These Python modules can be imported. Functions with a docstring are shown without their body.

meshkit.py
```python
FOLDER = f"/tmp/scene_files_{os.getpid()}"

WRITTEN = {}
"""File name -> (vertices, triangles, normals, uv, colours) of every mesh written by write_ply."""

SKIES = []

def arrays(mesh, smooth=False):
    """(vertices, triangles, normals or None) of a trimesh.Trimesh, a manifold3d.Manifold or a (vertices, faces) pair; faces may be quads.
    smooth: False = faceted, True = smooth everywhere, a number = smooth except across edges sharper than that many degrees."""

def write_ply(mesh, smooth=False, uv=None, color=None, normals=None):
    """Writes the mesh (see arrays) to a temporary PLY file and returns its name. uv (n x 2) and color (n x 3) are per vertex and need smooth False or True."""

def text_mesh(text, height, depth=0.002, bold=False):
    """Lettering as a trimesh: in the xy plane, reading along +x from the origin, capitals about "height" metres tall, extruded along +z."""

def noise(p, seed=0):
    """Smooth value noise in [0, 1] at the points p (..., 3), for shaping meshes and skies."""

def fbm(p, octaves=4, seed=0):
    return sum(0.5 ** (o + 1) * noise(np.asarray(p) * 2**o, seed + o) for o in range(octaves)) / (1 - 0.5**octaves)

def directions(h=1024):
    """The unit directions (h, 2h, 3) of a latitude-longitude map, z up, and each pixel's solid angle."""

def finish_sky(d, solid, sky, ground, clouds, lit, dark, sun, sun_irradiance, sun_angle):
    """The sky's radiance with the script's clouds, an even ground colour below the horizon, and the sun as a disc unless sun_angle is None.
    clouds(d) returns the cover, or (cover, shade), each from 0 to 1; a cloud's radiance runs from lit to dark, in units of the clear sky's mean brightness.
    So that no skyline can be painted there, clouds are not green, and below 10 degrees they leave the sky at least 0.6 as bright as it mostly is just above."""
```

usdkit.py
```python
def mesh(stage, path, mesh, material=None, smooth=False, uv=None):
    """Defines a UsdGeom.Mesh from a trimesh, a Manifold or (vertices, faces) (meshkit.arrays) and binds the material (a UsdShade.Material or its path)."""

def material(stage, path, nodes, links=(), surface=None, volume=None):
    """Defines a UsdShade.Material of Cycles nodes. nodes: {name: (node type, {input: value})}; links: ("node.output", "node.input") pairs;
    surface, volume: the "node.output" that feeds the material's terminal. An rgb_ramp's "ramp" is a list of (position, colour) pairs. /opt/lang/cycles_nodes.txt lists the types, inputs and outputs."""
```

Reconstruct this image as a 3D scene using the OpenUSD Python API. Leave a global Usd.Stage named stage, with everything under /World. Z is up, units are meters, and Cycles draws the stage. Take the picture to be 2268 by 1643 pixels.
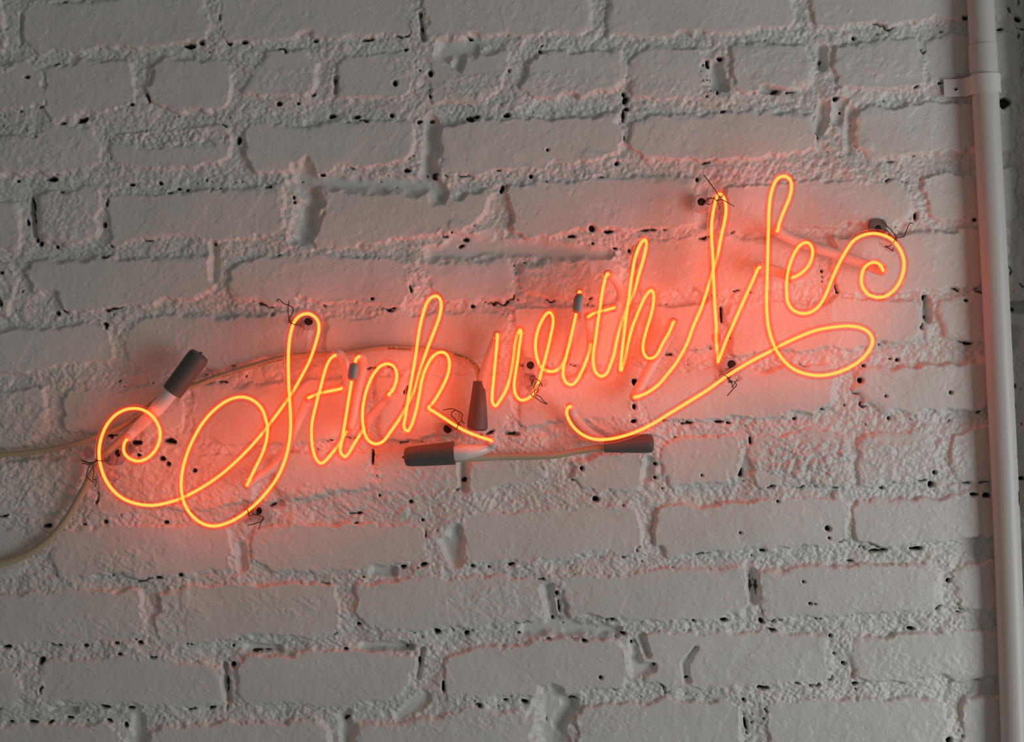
import math
import numpy as np
import trimesh
import usdkit
import meshkit
from scipy import ndimage
from shapely.geometry import Polygon
from pxr import Usd, UsdGeom, UsdLux, UsdShade, Sdf, Gf, Vt

stage = Usd.Stage.CreateInMemory()
UsdGeom.SetStageUpAxis(stage, UsdGeom.Tokens.z)
UsdGeom.SetStageMetersPerUnit(stage, 1.0)
UsdGeom.Xform.Define(stage, '/World')
UsdGeom.Scope.Define(stage, '/World/Looks')

# ------------------------------------------------------------------ camera, light, exposure
S = 0.0005                       # metres on the wall for one photo pixel
DIST = 1.6                       # camera to wall
ZC = 1.9                         # height of the picture's centre
ROLL = math.radians(1.85)        # the camera was held a little turned: the courses rise to the right
EU = np.array([math.cos(ROLL), 0, -math.sin(ROLL)])
EV = np.array([-math.sin(ROLL), 0, -math.cos(ROLL)])       # down the picture
CAM = np.array([0, -DIST, ZC])

cam = UsdGeom.Camera.Define(stage, '/World/Camera')
cam.CreateHorizontalApertureAttr(36.0)
cam.CreateVerticalApertureAttr(36.0 * 1643 / 2268)
cam.CreateFocalLengthAttr(36.0 * DIST / (2268 * S))
cam.CreateClippingRangeAttr(Gf.Vec2f(0.01, 100))
cam.CreateExposureAttr(0.0)
cam.AddTransformOp().Set(Gf.Matrix4d(EU[0], EU[1], EU[2], 0, -EV[0], -EV[1], -EV[2], 0, 0, -1, 0, 0, CAM[0], CAM[1], CAM[2], 1))

dome = UsdLux.DomeLight.Define(stage, '/World/room_daylight')
dome.CreateIntensityAttr(0.035)
dome.CreateColorAttr(Gf.Vec3f(1.0, 0.94, 0.85))

def rect_light(name, pos, target, w, h, power, color):
    l = UsdLux.RectLight.Define(stage, '/World/' + name)
    l.CreateWidthAttr(w); l.CreateHeightAttr(h); l.CreateIntensityAttr(power); l.CreateColorAttr(Gf.Vec3f(*color))
    pos, target = np.array(pos, float), np.array(target, float)
    z = (pos - target) / np.linalg.norm(pos - target)
    x = np.cross([0, 0, 1], z); x /= np.linalg.norm(x)
    y = np.cross(z, x)
    l.AddTransformOp().Set(Gf.Matrix4d(*x, 0, *y, 0, *z, 0, *pos, 1))
    return l

# daylight from a large window to the right of the wall
rect_light('window_daylight', (1.62, -1.15, ZC - 0.42), (0.15, 0, ZC - 0.1), 0.85, 1.2, 4.15, (0.97, 1.0, 0.99))

# ------------------------------------------------------------------ helpers
def P(u, v, d=0.0):
    """the point that stands d millimetres in front of the wall on the line of sight to photo pixel (u, v)"""
    w = np.array([0, 0, ZC]) + (u - 1134) * S * EU + (v - 821.5) * S * EV
    return CAM + (w - CAM) * (1 - d * 0.001 / DIST)

used = {}
def numbered(parent, name):
    k = used.get((parent, name), 0)
    used[(parent, name)] = k + 1
    return f'{parent}/{name}' if k == 0 else f'{parent}/{name}_{k:03d}'

class Node:
    def __init__(self, prim, loc):
        self.prim, self.loc, self.path = prim, np.asarray(loc, float), str(prim.GetPath())

def data(prim, **kw):
    for k, v in kw.items():
        if v:
            prim.SetCustomDataByKey(k, v)

def thing(name, label, cat, loc, group=None, kind=None):
    x = UsdGeom.Xform.Define(stage, numbered('/World', name))
    x.AddTranslateOp().Set(Gf.Vec3d(*map(float, loc)))
    data(x.GetPrim(), label=label, category=cat, group=group, kind=kind)
    return Node(x.GetPrim(), loc)

def part(parent, name, mesh, mat, smooth=40, label=None, kind=None):
    v, f, n = meshkit.arrays(mesh, smooth)
    v = v - parent.loc
    path = numbered(parent.path, name)
    m = UsdGeom.Mesh.Define(stage, path)
    m.CreatePointsAttr(Vt.Vec3fArray.FromNumpy(v.astype(np.float32)))
    m.CreateFaceVertexCountsAttr(Vt.IntArray.FromNumpy(np.full(len(f), 3, np.int32)))
    m.CreateFaceVertexIndicesAttr(Vt.IntArray.FromNumpy(f.astype(np.int32).ravel()))
    m.CreateSubdivisionSchemeAttr('none')
    if n is not None:
        m.CreateNormalsAttr(Vt.Vec3fArray.FromNumpy(n.astype(np.float32)))
        m.SetNormalsInterpolation('vertex')
    UsdShade.MaterialBindingAPI.Apply(m.GetPrim()).Bind(mat)
    data(m.GetPrim(), label=label, kind=kind)
    return Node(m.GetPrim(), parent.loc)

def spline(pts, step=0.0015):
    """Catmull-Rom (centripetal) through the points, resampled evenly"""
    p = np.asarray(pts, float)
    p = np.vstack([2 * p[0] - p[1], p, 2 * p[-1] - p[-2]])
    out = []
    for i in range(1, len(p) - 2):
        p0, p1, p2, p3 = p[i - 1:i + 3]
        t0 = 0.0
        t1 = t0 + max(np.linalg.norm(p1 - p0), 1e-7) ** 0.5
        t2 = t1 + max(np.linalg.norm(p2 - p1), 1e-7) ** 0.5
        t3 = t2 + max(np.linalg.norm(p3 - p2), 1e-7) ** 0.5
        t = np.linspace(t1, t2, 12, endpoint=False)[:, None]
        a1 = (t1 - t) / (t1 - t0) * p0 + (t - t0) / (t1 - t0) * p1
        a2 = (t2 - t) / (t2 - t1) * p1 + (t - t1) / (t2 - t1) * p2
        a3 = (t3 - t) / (t3 - t2) * p2 + (t - t2) / (t3 - t2) * p3
        b1 = (t2 - t) / (t2 - t0) * a1 + (t - t0) / (t2 - t0) * a2
        b2 = (t3 - t) / (t3 - t1) * a2 + (t - t1) / (t3 - t1) * a3
        out.append((t2 - t) / (t2 - t1) * b1 + (t - t1) / (t2 - t1) * b2)
    q = np.vstack(out + [p[-2:-1]])
    s = np.r_[0, np.cumsum(np.linalg.norm(np.diff(q, axis=0), axis=1))]
    n = max(int(s[-1] / step), 3)
    x = np.linspace(0, s[-1], n + 1)
    return np.stack([np.interp(x, s, q[:, k]) for k in range(3)], 1)

def frames(q):
    t = np.gradient(q, axis=0)
    t /= np.maximum(np.linalg.norm(t, axis=1, keepdims=True), 1e-12)
    ref = np.array([0, -1.0, 0]) if abs(t[0][1]) < 0.9 else np.array([0, 0, 1.0])
    a = np.zeros_like(q)
    x = ref - t[0] * (ref @ t[0]); x /= np.linalg.norm(x); a[0] = x
    for i in range(1, len(q)):
        x = x - t[i] * (x @ t[i]); x /= max(np.linalg.norm(x), 1e-12); a[i] = x
    return t, a, np.cross(t, a)

def sweep(q, r, sides=12, cap=True):
    """a tube along q; r is one radius or one for each point; rounded caps"""
    q = np.asarray(q, float)
    r = np.broadcast_to(np.asarray(r, float), (len(q),)).copy()
    t, a, b = frames(q)
    if cap:
        c0 = [(q[0] - t[0] * r[0] * math.sin(k), r[0] * math.cos(k)) for k in (1.35, 0.9, 0.45)]
        c1 = [(q[-1] + t[-1] * r[-1] * math.sin(k), r[-1] * math.cos(k)) for k in (0.45, 0.9, 1.35)]
        q2 = np.vstack([[c[0] for c in c0], q, [c[0] for c in c1]])
        r2 = np.r_[[c[1] for c in c0], r, [c[1] for c in c1]]
        a2 = np.vstack([[a[0]] * 3, a, [a[-1]] * 3]); b2 = np.vstack([[b[0]] * 3, b, [b[-1]] * 3])
        q, r, a, b = q2, r2, a2, b2
    n = len(q)
    th = np.arange(sides) * 2 * math.pi / sides
    v = q[:, None] + r[:, None, None] * (np.cos(th)[None, :, None] * a[:, None] + np.sin(th)[None, :, None] * b[:, None])
    v = v.reshape(-1, 3)
    i, j = np.meshgrid(np.arange(n - 1), np.arange(sides), indexing='ij')
    k = (j + 1) % sides
    quads = np.stack([i * sides + j, i * sides + k, (i + 1) * sides + k, (i + 1) * sides + j], -1).reshape(-1, 4)
    f = np.vstack([quads[:, [0, 1, 2]], quads[:, [0, 2, 3]]])
    e0, e1 = len(v), len(v) + 1
    v = np.vstack([v, q[0], q[-1]])
    jj = np.arange(sides); kk = (jj + 1) % sides
    f = np.vstack([f, np.stack([np.full(sides, e0), kk, jj], 1), np.stack([np.full(sides, e1), (n - 1) * sides + jj, (n - 1) * sides + kk], 1)])
    return trimesh.Trimesh(v, f, process=False)

def join(*ms):
    return trimesh.util.concatenate([m for m in ms])

def place(mesh, u, v, d, ang=0.0):
    """a mesh drawn in millimetres, x right and y down the picture, z towards the viewer, set on the wall at pixel (u, v)"""
    w = np.asarray(mesh.vertices, float) * 0.001
    c, s = math.cos(ang), math.sin(ang)
    x, y = w[:, 0] * c - w[:, 1] * s, w[:, 0] * s + w[:, 1] * c
    o = P(u, v, d)
    vv = o + x[:, None] * EU + y[:, None] * EV + w[:, 2:3] * np.array([0, -1.0, 0])
    return trimesh.Trimesh(vv, np.asarray(mesh.faces)[:, ::1], process=False)

# ------------------------------------------------------------------ materials
def look(name, nodes, links, surface):
    return usdkit.material(stage, '/World/Looks/' + name, nodes, links, surface=surface)

WALL = look('white_masonry_paint', {
    'tc': ('geometry', {}),
    'n1': ('noise_texture', {'scale': 9.0, 'detail': 3.0}),
    'r1': ('rgb_ramp', {'ramp': [(0.3, (0.69, 0.675, 0.645)), (0.7, (0.76, 0.75, 0.725))]}),
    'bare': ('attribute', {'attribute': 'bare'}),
    'mx': ('mix_color', {'b': (0.022, 0.014, 0.011)}),  # near-black: bare masonry plus painted shade of holes and gaps
    'n2': ('noise_texture', {'scale': 700.0, 'detail': 3.0, 'roughness': 0.6}),
    'n3': ('noise_texture', {'scale': 190.0, 'detail': 2.0, 'roughness': 0.5}),
    'ad': ('math', {'math_type': 'multiply_add', 'value2': 1.3}),
    'b': ('bump', {'strength': 0.5, 'distance': 0.0006}),
    'p': ('principled_bsdf', {'roughness': 0.36, 'specular_ior_level': 0.5}),
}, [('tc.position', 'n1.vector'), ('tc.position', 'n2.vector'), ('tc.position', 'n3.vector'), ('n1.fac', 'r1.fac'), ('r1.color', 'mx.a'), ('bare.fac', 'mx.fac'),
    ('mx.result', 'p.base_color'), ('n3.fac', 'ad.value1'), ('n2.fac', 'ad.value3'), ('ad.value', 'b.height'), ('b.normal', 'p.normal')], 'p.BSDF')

def plain(name, color, rough=0.5, **kw):
    return look(name, {'p': ('principled_bsdf', {'base_color': color, 'roughness': rough, **kw})}, [], 'p.BSDF')

def bumpy(name, color, rough, scale, dist, **kw):
    return look(name, {'g': ('geometry', {}), 'n': ('noise_texture', {'scale': scale, 'detail': 3.0}), 'b': ('bump', {'strength': 0.5, 'distance': dist}),
                       'p': ('principled_bsdf', {'base_color': color, 'roughness': rough, **kw})},
                [('g.position', 'n.vector'), ('n.fac', 'b.height'), ('b.normal', 'p.normal')], 'p.BSDF')

PIPE = bumpy('white_pipe_paint', (0.60, 0.59, 0.57), 0.40, 60.0, 0.0006)
STRAP = bumpy('white_strap_paint', (0.70, 0.69, 0.67), 0.4, 90.0, 0.0004)
ADDED_TRIM = bumpy('added_trim_paint', (0.55, 0.54, 0.52), 0.5, 40.0, 0.0006)
RUBBER = bumpy('grey_rubber', (0.105, 0.098, 0.095), 0.55, 300.0, 0.0002)
CABLE = plain('beige_cable_jacket', (0.50, 0.42, 0.28), 0.45)
INK = plain('black_ink', (0.01, 0.008, 0.008), 0.6)
BLOCKOUT = plain('white_blockout_paint', (0.66, 0.62, 0.60), 0.35)
BAND = plain('grey_blockout_paint', (0.33, 0.33, 0.32), 0.5)
ELECTRODE = plain('white_electrode_glass', (0.74, 0.72, 0.70), 0.25)
WIRE = plain('dark_copper_wire', (0.045, 0.022, 0.016), 0.5)
STEEL = plain('screw_steel', (0.70, 0.69, 0.67), 0.3, metallic=0.25)
DARK = plain('dark_screw', (0.012, 0.008, 0.008), 0.6)
PLATE = plain('clear_plastic_base', (0.50, 0.47, 0.46), 0.25, alpha=0.75)
SHADED_PLATE = plain('shaded_plastic_base', (0.16, 0.15, 0.14), 0.3)  # shadow of the neon tube put into a darker base colour

CORE = look('neon_gas_core', {'e': ('emission', {'color': (1.0, 0.096, 0.0160), 'strength': 8.8})}, [], 'e.emission')
GLOW = look('neon_gas_glow', {'t': ('transparent_bsdf', {}), 'e': ('emission', {'color': (1.0, 0.16, 0.006), 'strength': 0.42}), 'a': ('add_closure', {})},
            [('t.BSDF', 'a.closure1'), ('e.emission', 'a.closure2')], 'a.closure')
GLASS = look('neon_tube_glass', {'t': ('transparent_bsdf', {'color': (0.95, 0.79, 0.75)}), 'g': ('glossy_bsdf', {'color': (0.9, 0.9, 0.9), 'roughness': 0.08}),
                                 'f0': ('fresnel', {'IOR': 1.3}), 'f': ('math', {'math_type': 'multiply', 'value2': 0.3}), 'm': ('mix_closure', {}), 'e': ('emission', {'color': (1.0, 0.06, 0.015), 'strength': 0.085}), 'a': ('add_closure', {})},
             [('f0.fac', 'f.value1'), ('f.value', 'm.fac'), ('t.BSDF', 'm.closure1'), ('g.BSDF', 'm.closure2'), ('m.closure', 'a.closure1'), ('e.emission', 'a.closure2')], 'a.closure')
PETAL = look('clear_support_glass', {'t': ('transparent_bsdf', {'color': (0.90, 0.82, 0.81)}), 'g': ('glossy_bsdf', {'color': (0.9, 0.9, 0.9), 'roughness': 0.12}),
                                     'f': ('fresnel', {'IOR': 1.45}), 'm': ('mix_closure', {})},
             [('f.fac', 'm.fac'), ('t.BSDF', 'm.closure1'), ('g.BSDF', 'm.closure2')], 'm.closure')

#@WALL
# ------------------------------------------------------------------ the brick wall
STEP = 2.2
us = np.r_[np.arange(-700, -376, 9.0), np.arange(-376, -56, 4.0), np.arange(-56, 2330, STEP), np.arange(2332, 2900, 6.0)]
vs = np.r_[np.arange(-520, -246, 9.0), np.arange(-246, -46, 4.0), np.arange(-46, 1690, STEP), np.arange(1692, 1892, 4.0), np.arange(1892, 2160, 9.0)]
U, V = np.meshgrid(us, vs)

def noise2(x, y, seed):
    i, j = np.floor(x).astype(np.int64), np.floor(y).astype(np.int64)
    a, b = x - i, y - j
    a, b = a * a * a * (a * (a * 6 - 15) + 10), b * b * b * (b * (b * 6 - 15) + 10)
    def h(i, j):
        k = (i * 374761393 + j * 668265263 + seed * 144665) & 0xFFFFFFFF
        k = ((k ^ (k >> 13)) * 1274126177) & 0xFFFFFFFF
        return ((k ^ (k >> 16)) & 0xFFFFFF) / 16777215.0
    return (h(i, j) * (1 - a) + h(i + 1, j) * a) * (1 - b) + (h(i, j + 1) * (1 - a) + h(i + 1, j + 1) * a) * b

def N(sx, sy, seed, c=0.86):
    """noise in [-1, 1] at a scale in pixels, turned so that its lattice follows no edge"""
    s = math.sqrt(1 - c * c)
    return 2 * noise2((U * c + V * s) / sx + 31.7 * seed, (V * c - U * s) / sy - 17.3 * seed, seed) - 1

# outlines of the bricks' faces as measured on the wall (photo pixels), course by course
ROWS = [
 [[(-390,-20),(8,-30),(12,115),(-390,135)],
  [(52,22),(90,8),(455,-14),(460,60),(455,86),(340,100),(150,112),(80,113),(58,95),(50,60)],
  [(488,-22),(912,-40),(908,50),(900,76),(700,84),(500,92)],
  [(935,-40),(1312,-52),(1316,50),(1310,68),(1120,79),(1000,82),(942,92)],
  [(1335,-52),(1770,-66),(1766,50),(1700,66),(1520,78),(1345,80)],
  [(1800,-68),(2230,-80),(2228,32),(2080,46),(1960,55),(1860,60),(1802,62)]],
 [[(-160,150),(60,138),(92,170),(100,230),(60,240),(-160,255)],
  [(103,148),(160,138),(285,132),(292,160),(297,215),(285,225),(265,240),(220,252),(113,266),(101,240),(102,180)],
  [(322,180),(345,140),(375,128),(500,132),(520,160),(512,190),(505,235),(490,245),(400,250),(340,238),(322,195)],
  [(596,118),(680,108),(706,150),(709,190),(700,210),(560,216),(532,208),(560,160)],
  [(746,137),(765,125),(830,118),(910,114),(916,170),(905,205),(850,215),(750,222),(743,190)],
  [(962,116),(1120,112),(1131,140),(1126,170),(1105,205),(1060,228),(960,228),(950,180),(953,140)],
  [(1190,116),(1382,110),(1386,150),(1376,208),(1320,214),(1200,218),(1150,195),(1163,150)],
  [(1400,122),(1440,103),(1550,108),(1560,150),(1545,208),(1450,218),(1400,214),(1392,170)],
  [(1618,100),(1700,95),(1790,98),(1808,150),(1803,188),(1740,198),(1640,200),(1616,150)],
  [(1848,98),(1900,88),(2030,84),(2042,130),(2046,185),(1980,198),(1860,194),(1840,150)],
  [(2056,80),(2250,70),(2258,165),(2110,178),(2062,186),(2052,130)]],
 [[(-200,300),(60,300),(110,285),(200,280),(222,320),(222,365),(150,378),(60,387),(-200,400)],
  [(236,295),(330,285),(490,276),(515,300),(525,330),(480,362),(330,373),(247,365),(236,330)],
  [(548,285),(600,272),(700,268),(922,265),(926,300),(922,345),(895,364),(760,372),(640,378),(562,383),(543,350),(537,310)],
  [(972,274),(1150,262),(1370,247),(1378,300),(1372,345),(1330,352),(1240,364),(1160,374),(1060,382),(1040,388),(985,385),(968,330)],
  [(1398,270),(1450,258),(1560,252),(1798,246),(1806,300),(1808,330),(1720,345),(1560,356),(1420,356),(1396,320)],
  [(1898,240),(1990,232),(2180,220),(2240,217),(2246,328),(2130,338),(1990,349),(1920,351),(1895,330),(1893,280)]],
 [[(-300,452),(40,441),(47,475),(48,530),(40,551),(-300,566)],
  [(79,433),(120,425),(218,413),(221,450),(221,500),(210,530),(150,545),(92,540),(81,500)],
  [(241,440),(290,428),(420,425),(560,417),(626,413),(630,450),(632,495),(618,518),(560,528),(480,530),(400,527),(330,530),(252,540),(239,500)],
  [(722,424),(800,423),(960,426),(1000,433),(1080,416),(1088,440),(1083,470),(1060,500),(1000,520),(860,532),(770,550),(702,548),(692,520),(703,470),(716,440)],
  [(1128,415),(1240,402),(1400,391),(1520,386),(1544,400),(1546,440),(1538,490),(1500,500),(1330,508),(1290,506),(1240,518),(1180,525),(1130,516)],
  [(1606,412),(1720,405),(2000,400),(2014,440),(2014,490),(1960,500),(1700,508),(1610,506),(1602,460)],
  [(2040,390),(2180,377),(2252,372),(2254,480),(2150,486),(2090,490),(2062,482),(2044,440)]],
 [[(-350,590),(25,577),(38,640),(18,700),(-350,722)],
  [(68,580),(200,574),(330,570),(460,562),(470,600),(472,640),(450,660),(350,672),(250,684),(140,690),(124,650),(70,646),(64,610)],
  [(507,590),(560,577),(660,564),(800,568),(880,577),(900,600),(901,650),(890,675),(760,674),(640,670),(520,672),(502,640)],
  [(948,586),(1010,577),(1130,572),(1138,600),(1136,650),(1100,672),(980,674),(952,650)],
  [(1150,582),(1280,564),(1372,566),(1378,600),(1370,640),(1290,660),(1200,658),(1152,662)],
  [(1404,543),(1560,530),(1800,522),(1812,570),(1810,625),(1700,638),(1420,652),(1400,600)],
  [(1842,525),(1990,517),(2050,512),(2230,502),(2236,625),(2100,642),(1980,652),(1860,647),(1837,600)]],
 [[(-200,737),(60,727),(230,718),(244,740),(249,790),(240,806),(150,808),(100,815),(0,830),(-200,838)],
  [(287,725),(340,702),(470,697),(560,697),(680,692),(688,740),(688,780),(560,802),(440,822),(330,822),(292,800),(277,760)],
  [(720,705),(960,692),(1100,690),(1120,720),(1115,790),(900,808),(730,812)],
  [(1146,692),(1280,680),(1370,678),(1378,710),(1376,790),(1300,803),(1152,810)],
  [(1404,676),(1590,668),(1594,720),(1591,775),(1410,793)],
  [(1613,674),(1700,668),(1900,663),(2030,665),(2041,700),(2035,740),(2010,760),(1900,772),(1620,786)],
  [(2080,665),(2110,656),(2235,642),(2242,752),(2150,761),(2086,744),(2072,700)]],
 [[(-300,872),(90,857),(104,900),(107,960),(60,990),(-300,1002)],
  [(133,880),(160,863),(300,859),(400,851),(408,880),(404,940),(330,960),(180,965),(134,955)],
  [(425,852),(560,848),(700,838),(815,832),(821,880),(819,960),(700,982),(560,992),(430,962)],
  [(836,836),(1000,829),(1120,822),(1134,880),(1129,950),(1000,972),(846,979),(833,900)],
  [(1151,832),(1390,816),(1399,850),(1399,920),(1330,928),(1200,944),(1153,945)],
  [(1427,821),(1600,813),(1840,806),(1851,850),(1849,892),(1800,912),(1700,926),(1560,930),(1440,927)],
  [(1887,830),(1930,813),(2100,802),(2235,796),(2242,905),(2100,912),(2020,918),(1960,916),(1912,902),(1884,870)]],
 [[(-200,1022),(150,1010),(188,1030),(178,1120),(100,1140),(-200,1152)],
  [(216,1022),(400,1008),(560,1004),(574,1050),(564,1110),(400,1130),(222,1140)],
  [(602,1012),(700,997),(808,1000),(814,1040),(810,1080),(740,1100),(640,1112),(607,1090)],
  [(836,996),(950,990),(1010,1008),(1013,1080),(960,1088),(860,1085),(839,1040)],
  [(1047,1020),(1200,1008),(1214,1030),(1209,1065),(1150,1075),(1060,1090),(1046,1060)],
  [(1267,1020),(1340,1005),(1420,1000),(1424,1030),(1419,1075),(1390,1085),(1290,1088),(1263,1060)],
  [(1466,981),(1500,967),(1630,966),(1641,990),(1639,1060),(1600,1075),(1550,1080),(1475,1082),(1463,1040)],
  [(1664,972),(1700,963),(1800,956),(1878,960),(1886,1010),(1883,1065),(1800,1080),(1680,1078),(1662,1030)],
  [(1898,962),(2060,956),(2075,1000),(2068,1050),(1990,1070),(1902,1076)],
  [(2106,960),(2180,946),(2250,941),(2258,1050),(2130,1065),(2102,1030)]],
 [[(-350,1182),(40,1166),(60,1200),(62,1270),(0,1286),(-350,1300)],
  [(118,1190),(150,1168),(420,1161),(512,1165),(517,1230),(505,1262),(400,1280),(250,1282),(130,1275),(112,1230)],
  [(552,1166),(700,1160),(850,1157),(933,1166),(943,1200),(938,1245),(900,1256),(800,1260),(720,1270),(600,1270),(556,1240)],
  [(1027,1146),(1080,1136),(1250,1129),(1290,1122),(1408,1119),(1421,1140),(1419,1200),(1400,1225),(1250,1236),(1032,1250),(1021,1200)],
  [(1447,1119),(1600,1109),(1868,1101),(1879,1140),(1877,1195),(1850,1205),(1700,1219),(1480,1230),(1444,1210)],
  [(1893,1116),(2000,1106),(2150,1096),(2252,1091),(2258,1190),(2150,1200),(1960,1205),(1894,1200)]],
 [[(-100,1326),(100,1313),(290,1302),(314,1310),(321,1370),(321,1415),(250,1420),(100,1425),(-100,1436)],
  [(347,1312),(410,1294),(560,1290),(640,1290),(740,1295),(749,1340),(749,1390),(730,1405),(600,1412),(500,1420),(440,1428),(352,1425),(344,1370)],
  [(785,1296),(850,1286),(1000,1280),(1150,1273),(1203,1285),(1209,1320),(1204,1375),(1100,1385),(1000,1394),(900,1400),(815,1391),(792,1360)],
  [(1242,1277),(1420,1263),(1640,1256),(1661,1270),(1659,1335),(1640,1360),(1560,1370),(1420,1375),(1262,1370),(1244,1330)],
  [(1686,1266),(1760,1259),(1850,1251),(2060,1251),(2082,1270),(2088,1340),(2070,1355),(1960,1360),(1830,1368),(1700,1370),(1684,1340)],
  [(2114,1266),(2140,1246),(2258,1236),(2264,1345),(2130,1352),(2114,1320)]],
 [[(-350,1492),(40,1483),(53,1520),(54,1560),(30,1570),(-350,1582)],
  [(90,1470),(110,1462),(300,1458),(490,1468),(499,1490),(500,1550),(470,1568),(330,1565),(110,1565),(92,1530)],
  [(523,1480),(545,1453),(700,1447),(913,1441),(928,1468),(916,1500),(892,1540),(850,1558),(700,1562),(560,1560),(523,1550)],
  [(985,1452),(1060,1436),(1100,1426),(1250,1417),(1370,1411),(1384,1440),(1390,1480),(1388,1520),(1310,1530),(1230,1543),(1080,1545),(987,1530),(982,1490)],
  [(1428,1402),(1560,1399),(1800,1396),(1831,1410),(1844,1450),(1849,1490),(1830,1510),(1700,1519),(1550,1524),(1442,1514),(1422,1460)],
  [(1892,1421),(1920,1409),(2100,1401),(2255,1392),(2264,1500),(2050,1510),(1950,1514),(1892,1500)]],
 [[(-100,1609),(100,1601),(230,1600),(256,1625),(262,1722),(-100,1738)],
  [(327,1622),(360,1607),(500,1600),(700,1599),(738,1610),(742,1712),(332,1722)],
  [(782,1602),(900,1592),(1020,1575),(1150,1570),(1183,1590),(1190,1700),(787,1712)],
  [(1277,1592),(1292,1562),(1450,1552),(1620,1551),(1641,1570),(1647,1690),(1282,1702)],
  [(1697,1562),(1720,1551),(2060,1541),(2094,1560),(2100,1680),(1702,1692)],
  [(2132,1546),(2268,1536),(2276,1660),(2137,1670)]],
]
SLOPE = -math.tan(ROLL)
def auto_brick(u0, u1, v0, v1):
    f = lambda u, v: (u, v + SLOPE * (u - 1134))
    return [f(u0, v0), f(u1, v0), f(u1, v1), f(u0, v1)]

rng = np.random.default_rng(5)
bricks = []
for k, row in enumerate(ROWS):
    pitch = 222 if k in (1, 7) else 428
    mid = lambda b: np.mean([v - SLOPE * (u - 1134) for u, v in b])
    lo = min(u for u, v in row[0]); hi = max(u for u, v in row[-1]); c = mid(row[-1])
    h = 56
    bricks += row
    u = hi + 28
    while u < 2880:
        bricks.append(auto_brick(u, u + pitch - 28, c - h, c + h)); u += pitch
    c = mid(row[0]); u = lo - 28
    while u > -690:
        bricks.append(auto_brick(u - pitch + 28, u, c - h, c + h)); u -= pitch
for r, base in ((-3, -262), (-2, -116), (12, 1785), (13, 1931), (14, 2077)):
    u = -690 + (r % 2) * 214 + rng.uniform(-30, 30)
    while u < 2880:
        bricks.append(auto_brick(u, u + 400, base - 58 + 0, base + 56)); u += 428
for u in np.arange(-690, 2880, 428.0):
    bricks.append(auto_brick(u + 20, u + 420, -45 - 300 - 58, -45 - 300 + 50))

def poly_sd(poly, x, y):
    p = np.array(poly.exterior.coords)[:-1]
    d = np.full(x.shape, 1e9); ins = np.zeros(x.shape, bool)
    for (x0, y0), (x1, y1) in zip(p, np.roll(p, -1, 0)):
        ex, ey = x1 - x0, y1 - y0
        t = np.clip(((x - x0) * ex + (y - y0) * ey) / max(ex * ex + ey * ey, 1e-9), 0, 1)
        d = np.minimum(d, (x - x0 - t * ex) ** 2 + (y - y0 - t * ey) ** 2)
        if y0 != y1:
            ins ^= ((y0 > y) != (y1 > y)) & (x < (x1 - x0) * (y - y0) / (y1 - y0) + x0)
    return np.where(ins, 1, -1) * np.sqrt(d)

def window(u0, u1, v0, v1):
    a, b = np.searchsorted(us, [u0, u1]); c, d = np.searchsorted(vs, [v0, v1])
    return slice(max(c - 1, 0), d + 1), slice(max(a - 1, 0), b + 1)

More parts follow.
